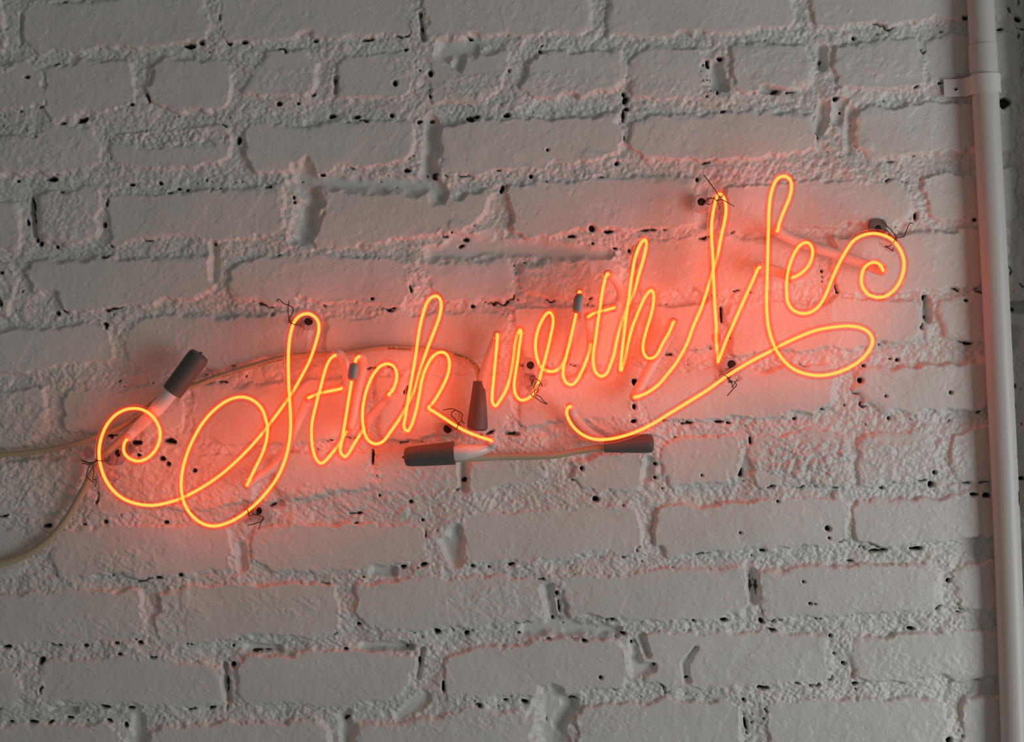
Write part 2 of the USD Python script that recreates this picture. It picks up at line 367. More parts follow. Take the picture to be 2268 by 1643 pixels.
SD = np.full(U.shape, -40.0); ID = np.full(U.shape, -1); FACE = np.zeros(U.shape)
for i, b in enumerate(bricks):
    a = np.array(b)
    w = window(a[:, 0].min() - 45, a[:, 0].max() + 45, a[:, 1].min() - 45, a[:, 1].max() + 45)
    if w[0].stop - w[0].start < 2 or w[1].stop - w[1].start < 2:
        continue
    q = Polygon(b).buffer(0).buffer(-9, quad_segs=3).buffer(9, quad_segs=3)
    s = poly_sd(q, U[w], V[w])
    better = s > SD[w]
    SD[w] = np.where(better, s, SD[w]); ID[w] = np.where(better, i, ID[w])
    c = a.mean(0)
    face = rng.normal(0, 0.5) + rng.normal(0, 0.35) * (U[w] - c[0]) / 200 + rng.normal(0, 0.35) * (V[w] - c[1]) / 60
    FACE[w] = np.where(better, face, FACE[w])

sstep = lambda x, a, b: (lambda t: t * t * (3 - 2 * t))(np.clip((x - a) / (b - a), 0, 1))

n_a, n_b, n_c = N(60, 60, 1), N(17, 15, 2), N(170, 120, 3)
n_d, n_e = N(7.5, 7, 21), N(30, 26, 22)
sd = SD + 5.5 * n_a + 7.0 * n_e * (0.7 + 0.5 * n_c) + 4.5 * n_b + 2.2 * n_d
billow = lambda n: np.abs(n) ** 0.8
g1, g2, g3 = billow(N(22, 19, 4)), billow(N(11, 10, 5)), billow(N(5.6, 5.6, 6, 0.7))
rough = 1.7 * g1 + 1.7 * g2 + 1.5 * g3 - 1.45

# mortar: painted over, partly flush, partly raked out
JOINT = -3.9 + 3.2 * N(210, 70, 23) + 1.6 * n_a
edge = 6 + 12 * sstep(N(90, 70, 7), -0.2, 0.8)
t = np.clip(sd / edge, 0, 1)
prof = np.sqrt(np.maximum(1 - (1 - t) ** 2, 0))
brickness = sstep(sd, -1, 9)
face = FACE + 0.40 * N(120, 90, 8) + 0.24 * N(32, 28, 9) + 0.12 * N(10, 9, 10) + 0.25 * np.maximum(N(14, 26, 24) - 0.35, 0)
H = JOINT * (1 - prof) + face * prof + rough * (1 - brickness)

def ellipse(u, v, a, b, ang=0.0, pad=1.6):
    m = max(a, b) * pad + 4
    w = window(u - m, u + m, v - m, v + m)
    c, s = math.cos(ang), math.sin(ang)
    x, y = U[w] - u, V[w] - v
    return w, np.hypot((x * c + y * s) / a, (y * c - x * s) / b)

def polyline(pts, m):
    p = np.array(pts, float)
    w = window(p[:, 0].min() - m, p[:, 0].max() + m, p[:, 1].min() - m, p[:, 1].max() + m)
    x, y = U[w], V[w]
    d = np.full(x.shape, 1e9)
    for (x0, y0), (x1, y1) in zip(p[:-1], p[1:]):
        ex, ey = x1 - x0, y1 - y0
        q = np.clip(((x - x0) * ex + (y - y0) * ey) / max(ex * ex + ey * ey, 1e-9), 0, 1)
        d = np.minimum(d, np.hypot(x - x0 - q * ex, y - y0 - q * ey))
    return w, d

# worn and gouged brick faces: (u, v, half width, half height, roughness, level)
for u, v, a, b, k, lv in [
 (18,70,36,80,1.2,0), (375,302,140,24,1.5,-3.0), (30,655,58,70,1.1,-.5), (1110,1335,125,58,.5,0), (1960,1030,270,62,.75,0), (1760,1015,115,58,.8,0),
 (390,1075,180,70,1.0,-1), (90,1075,110,66,1.0,-.5), (1040,195,80,36,.8,0), (885,140,45,30,.6,0), (150,480,66,56,.7,0), (40,925,75,66,.7,0), (650,835,70,24,.7,0),
 (960,1055,95,40,.6,0), (1215,1005,120,55,.6,0), (385,1370,42,50,.7,-1), (285,1245,70,34,.6,0), (1250,610,105,50,.6,0), (620,1340,95,40,.4,0), (190,1390,130,26,.4,0),
 (1250,185,100,30,.5,0), (1480,190,80,26,.4,0), (1700,150,90,40,.35,0), (1950,150,90,36,.35,0), (1330,1590,110,40,.35,0), (1000,1600,170,30,.4,0), (1900,1230,180,22,.6,0),
 (2000,1480,200,40,.3,0), (640,180,60,40,.45,0), (60,330,140,44,.5,0), (700,1110,150,36,.7,0), (1700,590,120,36,.35,0), (300,900,120,40,.35,0)]:
    w, r = ellipse(u, v, a, b)
    r = r + 0.25 * n_b[w] + 0.2 * n_a[w]
    m = 1 - sstep(r, 0.75, 1.12)
    H[w] += m * (k * (rough[w]) + lv) * brickness[w]

# flakes of old paint and thin runs on the faces
fl = N(75, 55, 11) - 0.55 + 0.25 * N(13, 12, 12)
H += 0.28 * sstep(fl, 0, 0.06) * brickness
fl2 = N(46, 90, 13) - 0.62 + 0.2 * n_b
H -= 0.35 * sstep(fl2, 0, 0.05) * brickness
pim = N(9, 9, 14)
H += 0.45 * sstep(pim, 0.72, 0.95) - 0.5 * sstep(-pim, 0.80, 0.98)

# places where the mortar is missing and the paint lies smooth in the hollow: points, radius, depth in millimetres
for pts, r, dep in [
 ([(956,272),(956,330),(947,380)],17,-13), ([(672,385),(682,440),(672,515)],27,-10), ([(692,430),(682,490)],16,-13), ([(985,112),(1045,104)],20,-8), ([(1020,120),(1014,146)],13,-8),
 ([(700,402),(800,406),(935,412)],15,-9), ([(955,410),(972,432)],16,-9), ([(960,562),(1060,548),(1180,552),(1340,560)],15,-9), ([(1010,545),(1090,535)],22,-8),
 ([(1584,145),(1588,185)],17,-13), ([(1820,108),(1822,142)],9,-13), ([(1826,235),(1818,288)],11,-12), ([(1862,228),(1858,262)],11,-8), ([(2054,668),(2058,706)],9,-14),
 ([(1214,1305),(1222,1372)],11,-10), ([(1165,1396),(1240,1386),(1365,1398)],14,-11), ([(1228,1560),(1222,1620),(1212,1700)],33,-12), ([(1262,1562),(1240,1610)],16,-14), ([(940,1548),(885,1588)],15,-8),
 ([(764,1586),(766,1650)],12,-10), ([(548,1434),(612,1438)],9,-13), ([(806,1430),(910,1434)],8,-12), ([(496,1475),(504,1552)],7,-12), ([(1668,1270),(1670,1330)],11,-13),
 ([(1402,1420),(1412,1480),(1440,1478)],11,-8), ([(830,1264),(870,1266)],12,-9), ([(1542,1435),(1516,1470),(1520,1508)],6,-7), ([(306,1600),(302,1650)],17,-9),
 ([(118,1572),(165,1576)],9,-12), ([(335,160),(330,185)],6,-5), ([(68,450),(74,520)],6,-13), ([(930,28),(938,85)],5,-12), ([(743,170),(742,200)],5,-12),
 ([(475,545),(472,620)],8,-8), ([(1720,203),(1690,196)],7,-12), ([(2245,680),(2290,676)],9,-16), ([(1420,1412),(1435,1450)],9,-9), ([(1010,1180),(1005,1235)],16,-8), ([(985,1200),(1000,1240)],8,-9),
 ([(530,1210),(535,1255)],10,-8), ([(1025,1030),(1026,1080)],8,-9), ([(1438,1020),(1432,1060)],9,-8), ([(1120,960),(1148,962)],5,-12), ([(590,1122),(620,1116)],7,-12), ([(45,30),(46,95)],4,-6),
 ([(1600,680),(1603,722)],3.5,-5), ([(2255,730),(2250,760)],10,-14), ([(1885,245),(1880,330)],9,-8), ([(1555,425),(1560,490)],13,-9), ([(250,1000),(270,985)],18,-14), ([(935,1440),(925,1500)],7,-9)]:
    w, d = polyline(pts, r * 1.6 + 6)
    r = r * (1 + 0.28 * n_e[w] + 0.2 * n_a[w])
    d = d + 0.30 * r * n_b[w] + 0.7 * n_d[w]
    m = np.clip(1.08 - (d / (1.18 * r)) ** 2, 0, 1) ** 0.75
    H[w] = H[w] * (1 - m) + (dep + 0.25 * n_a[w]) * m

# smooth runs of paint lying on top of the faces
for pts, r, hh in [([(1870,325),(1925,322)],12,1.2), ([(1300,345),(1345,350)],12,1.0), ([(545,1290),(412,1275),(408,1340)],9,.8), ([(1245,420),(1300,470)],3,.5), ([(355,765),(385,790)],4,.7), ([(1560,540),(1620,520),(1640,522)],4,.6),
                   ([(1110,20),(1120,70)],3,.4), ([(1085,520),(1005,500)],12,1.6), ([(1835,640),(1840,700)],9,.7), ([(2060,720),(2048,745)],12,1.4)]:
    w, d = polyline(pts, r * 2 + 6)
    H[w] += hh * (1 - sstep(d + 0.3 * r * n_b[w], r * 0.5, r * 1.3))

# unpainted holes and cracks, the deep shade in them coloured near-black: u, v, half width, half height (, turn)
BARE_SHADE = np.zeros(U.shape)
HOLES = [(415,101,14,4),(541,92,10,3),(178,265,12,5,-.3),(135,273,11,3,-.1),(291,230,5,3,-.6),(57,170,8,2.5),(528,310,4,11,.2),(113,396,14,5),(37,400,5,2.5),(353,404,5,4),(395,418,8,3),(412,421,4,3),(290,408,10,2.5),
 (740,181,2.6,11),(875,183,5.5,6),(932,30,3,11,-.15),(935,62,3,9,-.15),(616,228,6,4),(660,228,5,2.5),(737,255,9,4.5),(789,257,9,4),(867,254,5,5),(930,268,7,4),(956,267,5,4),(1040,262,10,3),(1057,257,8,4.5),(1121,254,7,4.5),(1128,155,2.5,8,.2),(953,163,4,5),
 (961,389,6,7),(946,388,2.5,4),(905,377,8,3),(712,387,9,3,-.2),(1111,420,5,10,.2),(1043,86,5,2.5),(900,109,6,2),(700,88,6,2),(810,87,14,1.8,-.1),
 (1568,140,5,13,-.2),(1574,175,2.5,6),(1385,222,7,11),(1381,208,5,5),(1388,240,4,3),(1590,204,5,8,.4),(1566,212,4,4),(1176,390,5,5),(1213,331,2,2),(1545,395,4,4),(1381,252,1.8,13),(1382,305,1.8,12),(1366,361,4,3),(1594,128,7,4),
 (1717,202,10,3.5,-.25),(2140,38,8,3),(1695,88,3,3),(1855,215,8,4,-.2),(1864,248,2.6,2.6),(1820,135,3.5,9),(2088,68,6,3),(2256,41,8,4,.3),(2218,63,8,2.5,-.2),(2225,228,13,9,.1),(2237,22,2.5,6,-.3),(1893,82,2.5,3),
 (70,450,3.5,18,-.1),(58,490,3.5,10),(229,497,4,8,.2),(123,545,4,4),(85,540,4,4),(126,694,6,4),(4,604,4,2),(0,670,3,8),(475,540,3,6),(72,485,2.5,20,-.15),(78,530,3,6),
 (1034,530,6,4),(1022,544,8,3,-.2),(649,436,2,3.5),(650,446,2,3),(1047,678,6,3),(824,661,4,3),(1000,513,2,2),(1311,505,7,5,.3),(1262,523,8,2.2),(1347,512,10,1.8),(1314,538,2.6,2.6),(1362,549,9,3,.2),(1395,555,3,4),(1599,700,2,20,-.08),
 (2048,660,5,6),(2054,702,3.5,5),(2140,665,5,2),(2030,480,2.6,8),(2160,486,6,3),(1990,797,5,3),(2147,760,11,2),(1822,600,1.6,3),(1822,612,1.6,3),(1822,622,1.6,3),(2246,683,13,4,-.1),(2226,680,5,5),
 (105,1165,9,3,-.2),(185,1162,7,3),(365,1157,5,3),(232,1156,4,3),(375,977,14,5,.1),(300,980,12,4),(358,1017,5,4),(372,1028,4,4),(430,1043,6,4,-.4),(305,1008,4,4),(245,992,16,9,-.6),(262,1003,9,7,-.6),  # last two ellipses paint the deep shade between cable and support plate
 (1134,960,12,2.6,-.2),(825,1012,2,16),(600,1120,15,4,-.4),(1027,1064,7,6),(935,1152,5,4),(777,1138,8,1.8),(797,1137,7,1.8),(840,1098,3,3),(910,1111,4,2),(892,900,2,2),(900,862,4,8,.4),(896,870,4,4),(777,936,2,6,.1),
 (1319,1105,8,6),(1289,1038,3,3),(1555,1053,2.6,3),(1452,1058,4,4),(1452,1028,2.5,2.5),(1407,848,4,8),(1405,902,2,5),(1404,933,7,3,-.4),(1595,934,12,1.8),(1520,937,8,1.8),(1663,975,2.4,9),(1643,1045,3,12,.2),(1615,937,7,2),(1640,1180,3,3),
 (1908,842,4,5,.3),(1963,877,3,3),(2107,869,3,3),(2064,1072,7,6),(1834,1170,5.5,5),(1837,1192,2,2),(1762,927,4,2.5,-.3),(1971,926,2.4,4),(2185,1097,8,4,-.3),(2160,1095,9,2.5),(2170,912,8,2,-.3),(1723,1110,2,2),(1975,795,5,2),(1915,810,4,3),(2070,1045,3,4),
 (15,1433,12,2.6,-.1),(130,1430,6,3),(190,1430,9,3.5,-.15),(258,1425,8,3.5),(310,1425,10,3.5,.2),(90,1467,4.5,9,.6),(265,1450,6,3),(515,1473,4,5),(515,1432,4,3),(276,1608,4,6,-.5),(240,1598,10,3.5,.4),(112,1600,8,2.5,-.4),(150,1592,9,2),
 (230,1566,10,2,.15),(290,1569,8,2),(470,1568,8,2.5,-.2),(22,1600,8,3),(75,1600,9,2),(501,1520,2,34,-.02),(350,1280,12,2),(398,1274,6,3,-.2),(565,1443,12,3.5),(594,1442,10,3),
 (893,1256,8,5,.2),(804,1278,3,2),(940,1250,7,2.6,-.3),(1046,1254,5,2),(1083,1256,5,2),(1130,1250,9,2,-.1),(794,1383,4,2.6),(970,1398,9,5,.5),(1032,1402,7,4.5,-.2),(767,1438,5,2),(770,1590,8,4,-.3),(929,1465,2.6,20,-.1),(982,1520,3.4,14),(1120,1552,7,1.8),(1062,1566,8,3.5),(1148,1403,3,2),
 (1163,1556,8,3.5,.2),(1211,1595,2.4,8),(1224,1369,3,4.5),(1234,1315,2.6,6),(1238,1345,2,20,-.1),(1247,1382,3,2),(1604,1373,7,3),(1664,1300,3.4,28),(1677,1300,2.2,22),(1686,1375,7,5,.6),(1379,1403,7,3,.1),(1400,1423,3.6,4),(1520,1502,8,3,-.15),(1295,1419,7,3),(1270,1549,14,2),(1648,1551,6,4,.6),
 (1652,1605,3,24,-.15),(1690,1524,15,2),(1450,1472,3,3),(1330,1501,3,2.4),(1690,1220,8,3),(1130,1251,8,2),(2102,1286,4.5,5,-.5),(1840,1408,3,3),(1870,1470,3.5,4),(1849,1448,3,3),(2122,1356,7,1.8),(2020,1393,10,3.5,.1),(1895,1515,8,2,-.1),(2105,1640,5,11,.5),
 (1885,1243,8,1.8),(1945,1220,24,3,-.1),(2028,1215,14,2.6),(1780,1289,3,2),(1795,1337,4,1.6),(1806,1338,2,1.6),(2250,855,5,5),(2252,900,5,4),(2266,1060,6,3),(2264,1237,5,3)]
for h in HOLES:
    u, v, a, b = h[:4]
    w, r = ellipse(u, v, 0.85 * a + 0.6, 0.85 * b + 0.6, h[4] if len(h) > 4 else 0.0, 1.8)
    r = r * (1 + 0.45 * n_b[w]) + 0.35 * n_d[w]
    m = 1 - sstep(r, 0.62, 1.15)
    H[w] = H[w] * (1 - m) + np.minimum(H[w], -13) * m
    BARE_SHADE[w] = np.maximum(BARE_SHADE[w], 1 - sstep(r, 0.72, 1.0))

# fine gaps under the bricks' lower edges: bare mortar, with shade painted in
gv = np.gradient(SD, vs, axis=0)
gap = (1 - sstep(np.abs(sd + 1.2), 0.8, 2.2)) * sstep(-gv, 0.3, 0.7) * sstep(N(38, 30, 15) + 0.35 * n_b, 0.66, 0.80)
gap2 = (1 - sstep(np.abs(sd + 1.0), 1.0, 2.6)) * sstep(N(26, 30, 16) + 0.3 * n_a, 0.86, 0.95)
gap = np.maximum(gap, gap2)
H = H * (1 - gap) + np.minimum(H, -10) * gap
BARE_SHADE = np.maximum(BARE_SHADE, 0.92 * sstep(gap, 0.55, 0.95))
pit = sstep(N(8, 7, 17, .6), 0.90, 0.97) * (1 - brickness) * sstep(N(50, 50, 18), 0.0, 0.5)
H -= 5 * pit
BARE_SHADE = np.maximum(BARE_SHADE, 0.9 * pit)

H = ndimage.gaussian_filter(H, 0.55) * 0.001
BARE_SHADE = np.clip(BARE_SHADE, 0, 1)

X = (U - 1134) * S; Y = (V - 821.5) * S
PTS = np.array([0, 0, ZC]) + X[..., None] * EU + Y[..., None] * EV + H[..., None] * np.array([0, -1.0, 0])
ha = np.gradient(H, us * S, axis=1); hb = np.gradient(H, vs * S, axis=0)
NRM = np.array([0, -1.0, 0]) - ha[..., None] * EU - hb[..., None] * EV
NRM /= np.linalg.norm(NRM, axis=-1, keepdims=True)
PTS, NRM, BARE_SHADE1 = PTS.reshape(-1, 3), NRM.reshape(-1, 3), BARE_SHADE.ravel()

nv, nu = U.shape
qi, qj = np.meshgrid(np.arange(nv - 1), np.arange(nu - 1), indexing='ij')
A = (qi * nu + qj).ravel()
QUADS = np.stack([A, A + nu, A + nu + 1, A + 1], 1)
csd = ndimage.uniform_filter(sd, 2, origin=-1)[:-1, :-1].ravel()
cid = ID[:-1, :-1].ravel()
lab = np.where(csd > -1.5, cid, -1)

wall = UsdGeom.Xform.Define(stage, '/World/wall_back')
data(wall.GetPrim(), label='white painted old brick wall with rough raked mortar joints behind the neon sign', category='wall', kind='structure')

def wall_piece(name, quads, label=None, kind=None, back=0.03):
    idx, inv = np.unique(quads, return_inverse=True)
    q = inv.reshape(-1, 4)
    v, n, b = PTS[idx], NRM[idx], BARE_SHADE1[idx]
    f = np.vstack([q[:, [0, 1, 2]], q[:, [0, 2, 3]]])
    if back:
        e = np.vstack([q[:, [0, 1]], q[:, [1, 2]], q[:, [2, 3]], q[:, [3, 0]]])
        es = np.sort(e, 1).astype(np.int64)
        code = es[:, 0] * len(v) + es[:, 1]
        _, first, cnt = np.unique(code, return_index=True, return_counts=True)
        e = e[first[cnt == 1]]
        ring, inv2 = np.unique(e, return_inverse=True)
        top = len(v) + np.arange(len(ring)); bot = top + len(ring)
        p = v[ring]; pb = p + np.array([0, back, 0])
        v = np.vstack([v, p, pb]); n = np.vstack([n, n[ring], n[ring]]); b = np.r_[b, b[ring], b[ring]]
        e2 = inv2.reshape(-1, 2)
        i0, i1 = e2[:, 0], e2[:, 1]
        f = np.vstack([f, np.stack([top[i1], top[i0], bot[i0]], 1), np.stack([top[i1], bot[i0], bot[i1]], 1)])
    path = numbered('/World/wall_back', name)
    m = UsdGeom.Mesh.Define(stage, path)
    m.CreatePointsAttr(Vt.Vec3fArray.FromNumpy(v.astype(np.float32)))
    m.CreateFaceVertexCountsAttr(Vt.IntArray.FromNumpy(np.full(len(f), 3, np.int32)))
    m.CreateFaceVertexIndicesAttr(Vt.IntArray.FromNumpy(f.astype(np.int32).ravel()))
    m.CreateSubdivisionSchemeAttr('none')
    m.CreateNormalsAttr(Vt.Vec3fArray.FromNumpy(n.astype(np.float32)))
    m.SetNormalsInterpolation('vertex')
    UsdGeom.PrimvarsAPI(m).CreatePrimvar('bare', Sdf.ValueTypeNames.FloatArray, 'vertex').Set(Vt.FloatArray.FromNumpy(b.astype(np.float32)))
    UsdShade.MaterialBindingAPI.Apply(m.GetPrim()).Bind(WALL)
    data(m.GetPrim(), label=label, kind=kind)

order = np.argsort(lab, kind='stable')
sl = lab[order]
cuts = np.flatnonzero(np.diff(sl)) + 1
for g in np.split(order, cuts):
    k = lab[g[0]]
    if k < 0:
        wall_piece('mortar', QUADS[g], 'rough white painted mortar in the joints between the bricks', 'stuff', 0)
    elif len(g) > 4:
        wall_piece('brick', QUADS[g])
#@END WALL

# a board added unseen just right of the picture: it keeps the daylight off the strip of wall beside the pipe
tr = trimesh.creation.box((0.12, 0.030, 1.3))
tr = join(tr, trimesh.creation.box((0.02, 0.034, 1.3), transform=trimesh.transformations.translation_matrix((-0.052, -0.002, 0))))
tr.apply_translation(P(2288, 821.5, 0) + np.array([0.064, -0.014, 0]))
m = usdkit.mesh(stage, '/World/trim_1', tr, ADDED_TRIM)
data(m.GetPrim(), label='added white board out of view that shades the wall beside the pipe', category='trim', kind='structure')

# ------------------------------------------------------------------ the pipe on the right and its strap
PR = 0.0143
axis = spline([P(u, v, 15.5) for u, v in ((2135, -500), (2164, -140), (2171.5, 0), (2186, 275), (2200.5, 550), (2214, 825), (2227, 1100), (2238, 1370), (2247, 1643), (2256, 1900), (2264, 2140))], 0.012)
pipe = thing('conduit_pipe', 'white painted vertical pipe running up the right side of the wall', 'pipe', axis[0])
part(pipe, 'tube', sweep(axis, PR, 40), PIPE)
cp = spline([P(u, v, 15.5) for u, v in ((2176.2, 100), (2177.5, 130), (2179, 160))], 0.004)
part(pipe, 'coupling', sweep(np.vstack([cp[0], cp, cp[-1]]), np.r_[PR, np.full(len(cp), PR + 0.0009), PR], 40, cap=False), PIPE)
def chip(u, v, du, dv):
    """a flake of bare metal on the pipe's skin"""
    c = np.array([P(np.interp(y, [0, 550, 1100, 1643], [2171.5, 2200.5, 2227, 2247]), y, 15.5) for y in np.linspace(v - dv, v + dv, 9)])
    off = (u - np.interp(v, [0, 550, 1100, 1643], [2171.5, 2200.5, 2227, 2247])) * S / PR
    a0 = math.asin(max(min(off, .99), -.99))
    w = [0.2, 0.7, 1, .6, .8, 1, .9, .6, .15]
    vv, ff = [], []
    for i, p in enumerate(c):
        for k in (-1, 0, 1):
            a = a0 + k * du * S / PR * w[i]
            for r in (PR + 0.00025,):
                vv.append(p + r * (math.sin(a) * EU + math.cos(a) * np.array([0, -1.0, 0])))
    for i in range(8):
        for k in range(2):
            o = i * 3 + k
            ff += [(o, o + 3, o + 4), (o, o + 4, o + 1)]
    return trimesh.Trimesh(np.array(vv), np.array(ff), process=False)
part(pipe, 'paint_chip', chip(2251, 1102, 3.2, 17), DARK, label='bare dark chip in the white paint')
part(pipe, 'paint_chip', chip(2248, 1010, 1.6, 3), DARK, label='bare dark chip in the white paint')

def strap():
    t = thing('pipe_strap', 'white painted one-hole metal strap holding the pipe to the wall', 'pipe strap', P(2150, 197, 0))
    # an outline in the plane across the pipe, swept along it: flange on the wall, then over the pipe
    c = P(2181.5, 188, 15.5)
    along = P(2183, 240, 15.5) - P(2180, 140, 15.5); along /= np.linalg.norm(along)
    out = np.array([0, -1.0, 0]); side = np.cross(along, out); side /= np.linalg.norm(side)
    if side @ EU < 0: side = -side
    R = PR + 0.0007
    prof = [(-0.0415, 0.0012 - 0.0143), (-0.030, 0.0012 - 0.0143), (-0.0205, 0.0020 - 0.0143), (-0.0172, 0.0042 - 0.0143), (-0.0156, -0.0062)]
    prof += [(R * math.cos(a), R * math.sin(a)) for a in np.linspace(math.pi * 1.06, -0.35, 26)]
    prof = np.array(prof)
    d = np.gradient(prof, axis=0); d /= np.linalg.norm(d, axis=1, keepdims=True)
    nrm = np.stack([-d[:, 1], d[:, 0]], 1)
    inner, outer = prof, prof + nrm * 0.0016
    if np.linalg.norm(outer[15]) < R: inner, outer = prof, prof - nrm * 0.0016
    vv, ff = [], []
    hw = 0.0103
    lv = [(-hw, 0), (-hw + 0.0004, 1), (hw - 0.0004, 1), (hw, 0)]
    n = len(prof)
    for i in range(n):
        w = hw * (0.93 if i < 3 else 1.0)
        for (p, s) in ((inner[i], -1), (outer[i], -1), (outer[i], 1), (inner[i], 1)):
            vv.append(c + p[0] * side + p[1] * out + s * w * along)
    for i in range(n - 1):
        for k in range(4):
            a, b = i * 4 + k, i * 4 + (k + 1) % 4
            ff += [(a, b, b + 4), (a, b + 4, a + 4)]
    ff += [(0, 2, 1), (0, 3, 2), ((n - 1) * 4, (n - 1) * 4 + 1, (n - 1) * 4 + 2), ((n - 1) * 4, (n - 1) * 4 + 2, (n - 1) * 4 + 3)]
    part(t, 'band', trimesh.Trimesh(np.array(vv), np.array(ff), process=False), STRAP, smooth=35)
    sc = part(t, 'screw', phillips(2118, 198, 3.4, 3.5), STEEL, label='cross-head steel screw')
    part(sc, 'cross_slot', cross(2118, 198, 3.4, 5.0), DARK)

def phillips(u, v, r, d):
    m = trimesh.creation.revolve(np.array([(0, 0), (r, 0), (r, .5), (r * .8, 1.2), (r * .4, 1.5), (0, 1.6)]), sections=24)
    return place(m, u, v, d)

def cross(u, v, r, d):
    a = trimesh.creation.box((r * 1.15, r * .36, .3)); b = trimesh.creation.box((r * .36, r * 1.15, .3))
    return place(join(a, b), u, v, d + 0.15, 0.35)
strap()

# ------------------------------------------------------------------ neon lettering
DK = 1.4                         # the letters' depth in front of the wall
def pts(a, d0, scale=None):
    """(u, v) or (u, v, d) points; a missing depth is filled in between the given ones"""
    d = [p[2] if len(p) > 2 else None for p in a]
    k = [i for i, x in enumerate(d) if x is not None]
    d = np.interp(range(len(a)), k, [d[i] for i in k]) if k else np.full(len(a), d0)
    return [P(p[0], p[1], x * (scale or DK)) for p, x in zip(a, d)]

def neon(parent, path, label, d0=34):
    q = spline(pts(path, d0), 0.0016)
    t = part(parent, 'glass_tube', sweep(q, 0.0049, 14), GLASS, smooth=60, label=label)
    part(t, 'gas_core', sweep(q, 0.00138, 8), CORE, smooth=60)
    part(t, 'gas_glow', sweep(q, 0.0022, 10), GLOW, smooth=60)
    return t

def blocked(parent, path, label='white painted dark stretch of tube behind the letters', r=0.0052):
    part(parent, 'painted_tube', sweep(spline(pts(path, 13), 0.003), r, 14), BLOCKOUT, smooth=60, label=label)

stick = thing('neon_lettering', 'glowing red-orange neon tube lettering that reads Stick, with a spiral flourish at its left', 'neon sign', P(560, 930, 20), 'glowing neon lettering on the wall')
neon(stick, [(286,967,22),(275,983,28),(275.5,1003,31),(290,1017),(308,1021),(327,1014),(343,998),(353,976),(354,953),(344,930),(327,913),(306,905),(282,906),(257,918),(236,942),(224,971),(219.5,998,32),(221.5,1025),(231,1056),(248,1083),(272,1103.5),(303,1115.5),(337,1119),(361,1115.5,29),(391,1107.5,25),(402,1103,24),(419,1095,24),(453,1076,26),(487,1052.5,28),(521,1023.5,28),(555,989.5,25),(579,962,24),(599,936.5,24),(627,899,24),(642,877,23),(654,858,24),(671,827.5,29),(685,800,33),(700,757,36),(706.5,726,37),(703,709,37),(692,698),(680,694.5,37),(664,699.5),(652,713),(643.5,739),(639.5,770,37),(638.5,810),(639.5,851),(641,879,38),(643,913),(643.5,947),(640,981),(630,1022),(613,1059),(582,1100),(545,1134),(507,1156.5,37),(473,1165),(446,1158),(422,1138),(408,1114),(401.5,1083,37),(403,1049),(412,1011.5),(425.5,977.5),(449,936.5),(476.5,906),(507,885.5,35),(534.5,879),(558.5,885.5),(579,904),(589,930,35),(592.5,947),(590,974,35),(580.5,1005),(565,1037,34),(551,1066,33),(547.5,1073,28),(547,1074,17)],
     'glowing tube bent into the spiral flourish and the letter S')
blocked(stick, [(547,1074,17),(553,1070,12),(570,1058,11),(600,1038,11),(625,1012,11),(648,962,11),(668,915,11),(682,884,14),(684.5,880.5,20)])
neon(stick, [(684,881,20),(685,880,29),(698,874.5,25),(709,870.5,23),(720,868,24),(740,864,30),(752,861.5,33),(757,859,28)], 'glowing cross stroke of the t in Stick')
blocked(stick, [(755,860,26),(765,850,20),(769,828,20),(764,802,22),(753,785,26),(745,784,30)])
neon(stick, [(748,784.5,28),(743,786,33),(733,793,35),(724.5,807.5),(716.5,832),(710,858.5,36),(704.5,877),(698,904),(691,936),(690,968),(694,1000),(702,1019),(711,1026,35),(722,1019),(735.5,1003),(745,992,28),(754,979,23),(764,962,21),(773,945,20)], 'glowing tube bent into the letter t of Stick')
blocked(stick, [(773,945,20),(779,934,17),(787,895,16),(795,855,16),(803,810,17),(802,795,21),(797,790,26)])
neon(stick, [(798,790,24),(794,790,32),(789,795,35),(785.5,806),(782,822,35),(778,848),(771.5,888),(763.5,939,36),(756,982),(753.5,997),(757,1006,37),(763.5,1011,36),(768,1008.5,32),(773.5,1002,30),(783.5,984,29),(795.5,965.5,27),(804,952,22),(808,944,16)], 'glowing tube bent into the letter i of Stick')
iq = spline([P(784, 813, 35 * DK), P(782.4, 822, 35 * DK), P(780.5, 833, 35 * DK)], 0.001)
part(stick, 'paint_band', sweep(iq, 0.0054, 16), BAND, label='grey painted band that parts the dot from the i of Stick')
blocked(stick, [(808,944,16),(815,930,12),(838,905,11),(856,886,12),(861,876,18)])
neon(stick, [(861,875,18),(862.5,872,29),(870.5,862,34),(877,845),(878.5,826),(872,811.5),(858.5,805.5,35),(844,810),(829,826),(815.5,853),(807.5,880),(803,909),(803.5,936),(809,963),(818.5,977.5),(832,983,34),(848,977.5),(864,957.5),(877,939,30),(887,924,26),(904,893,23),(918,862,24),(929,825,27),(940,791,30),(952.5,756.5,33),(963,730),(972.5,703,36),(977,679),(975,663),(967,655.5,37),(957.5,657.5),(947,668),(936,698,38),(928,735),(921.5,781),(913.5,829),(905.5,874.5),(898,922),(894.5,941),(897,951,39),(903,954,37),(908,948,31),(912,940,28),(920,914.5,28),(928,877,29),(933.5,845,30),(943,815.5,33),(955,794,35),(968.5,782),(980.5,780,35),(990,786),(995,799.5),(994,821),(984.5,847.5,34),(968.5,877,32),(957,894,28),(952,899,27),(949.5,902,33),(951,905.5,37),(956,908.5,38),(982,925,38),(1014,945.5),(1041,959),(1070,969.5,37),(1084,974,35),(1088.5,977,27)],
     'glowing tube bent into the letters c and k of Stick')
q = spline(pts([(1088,976.5,26),(1090,983,20),(1080,991,18),(1060,997,20),(1030,1001,22),(1000,1004,22)], 18), 0.002)
s = np.linspace(0, 1, len(q))
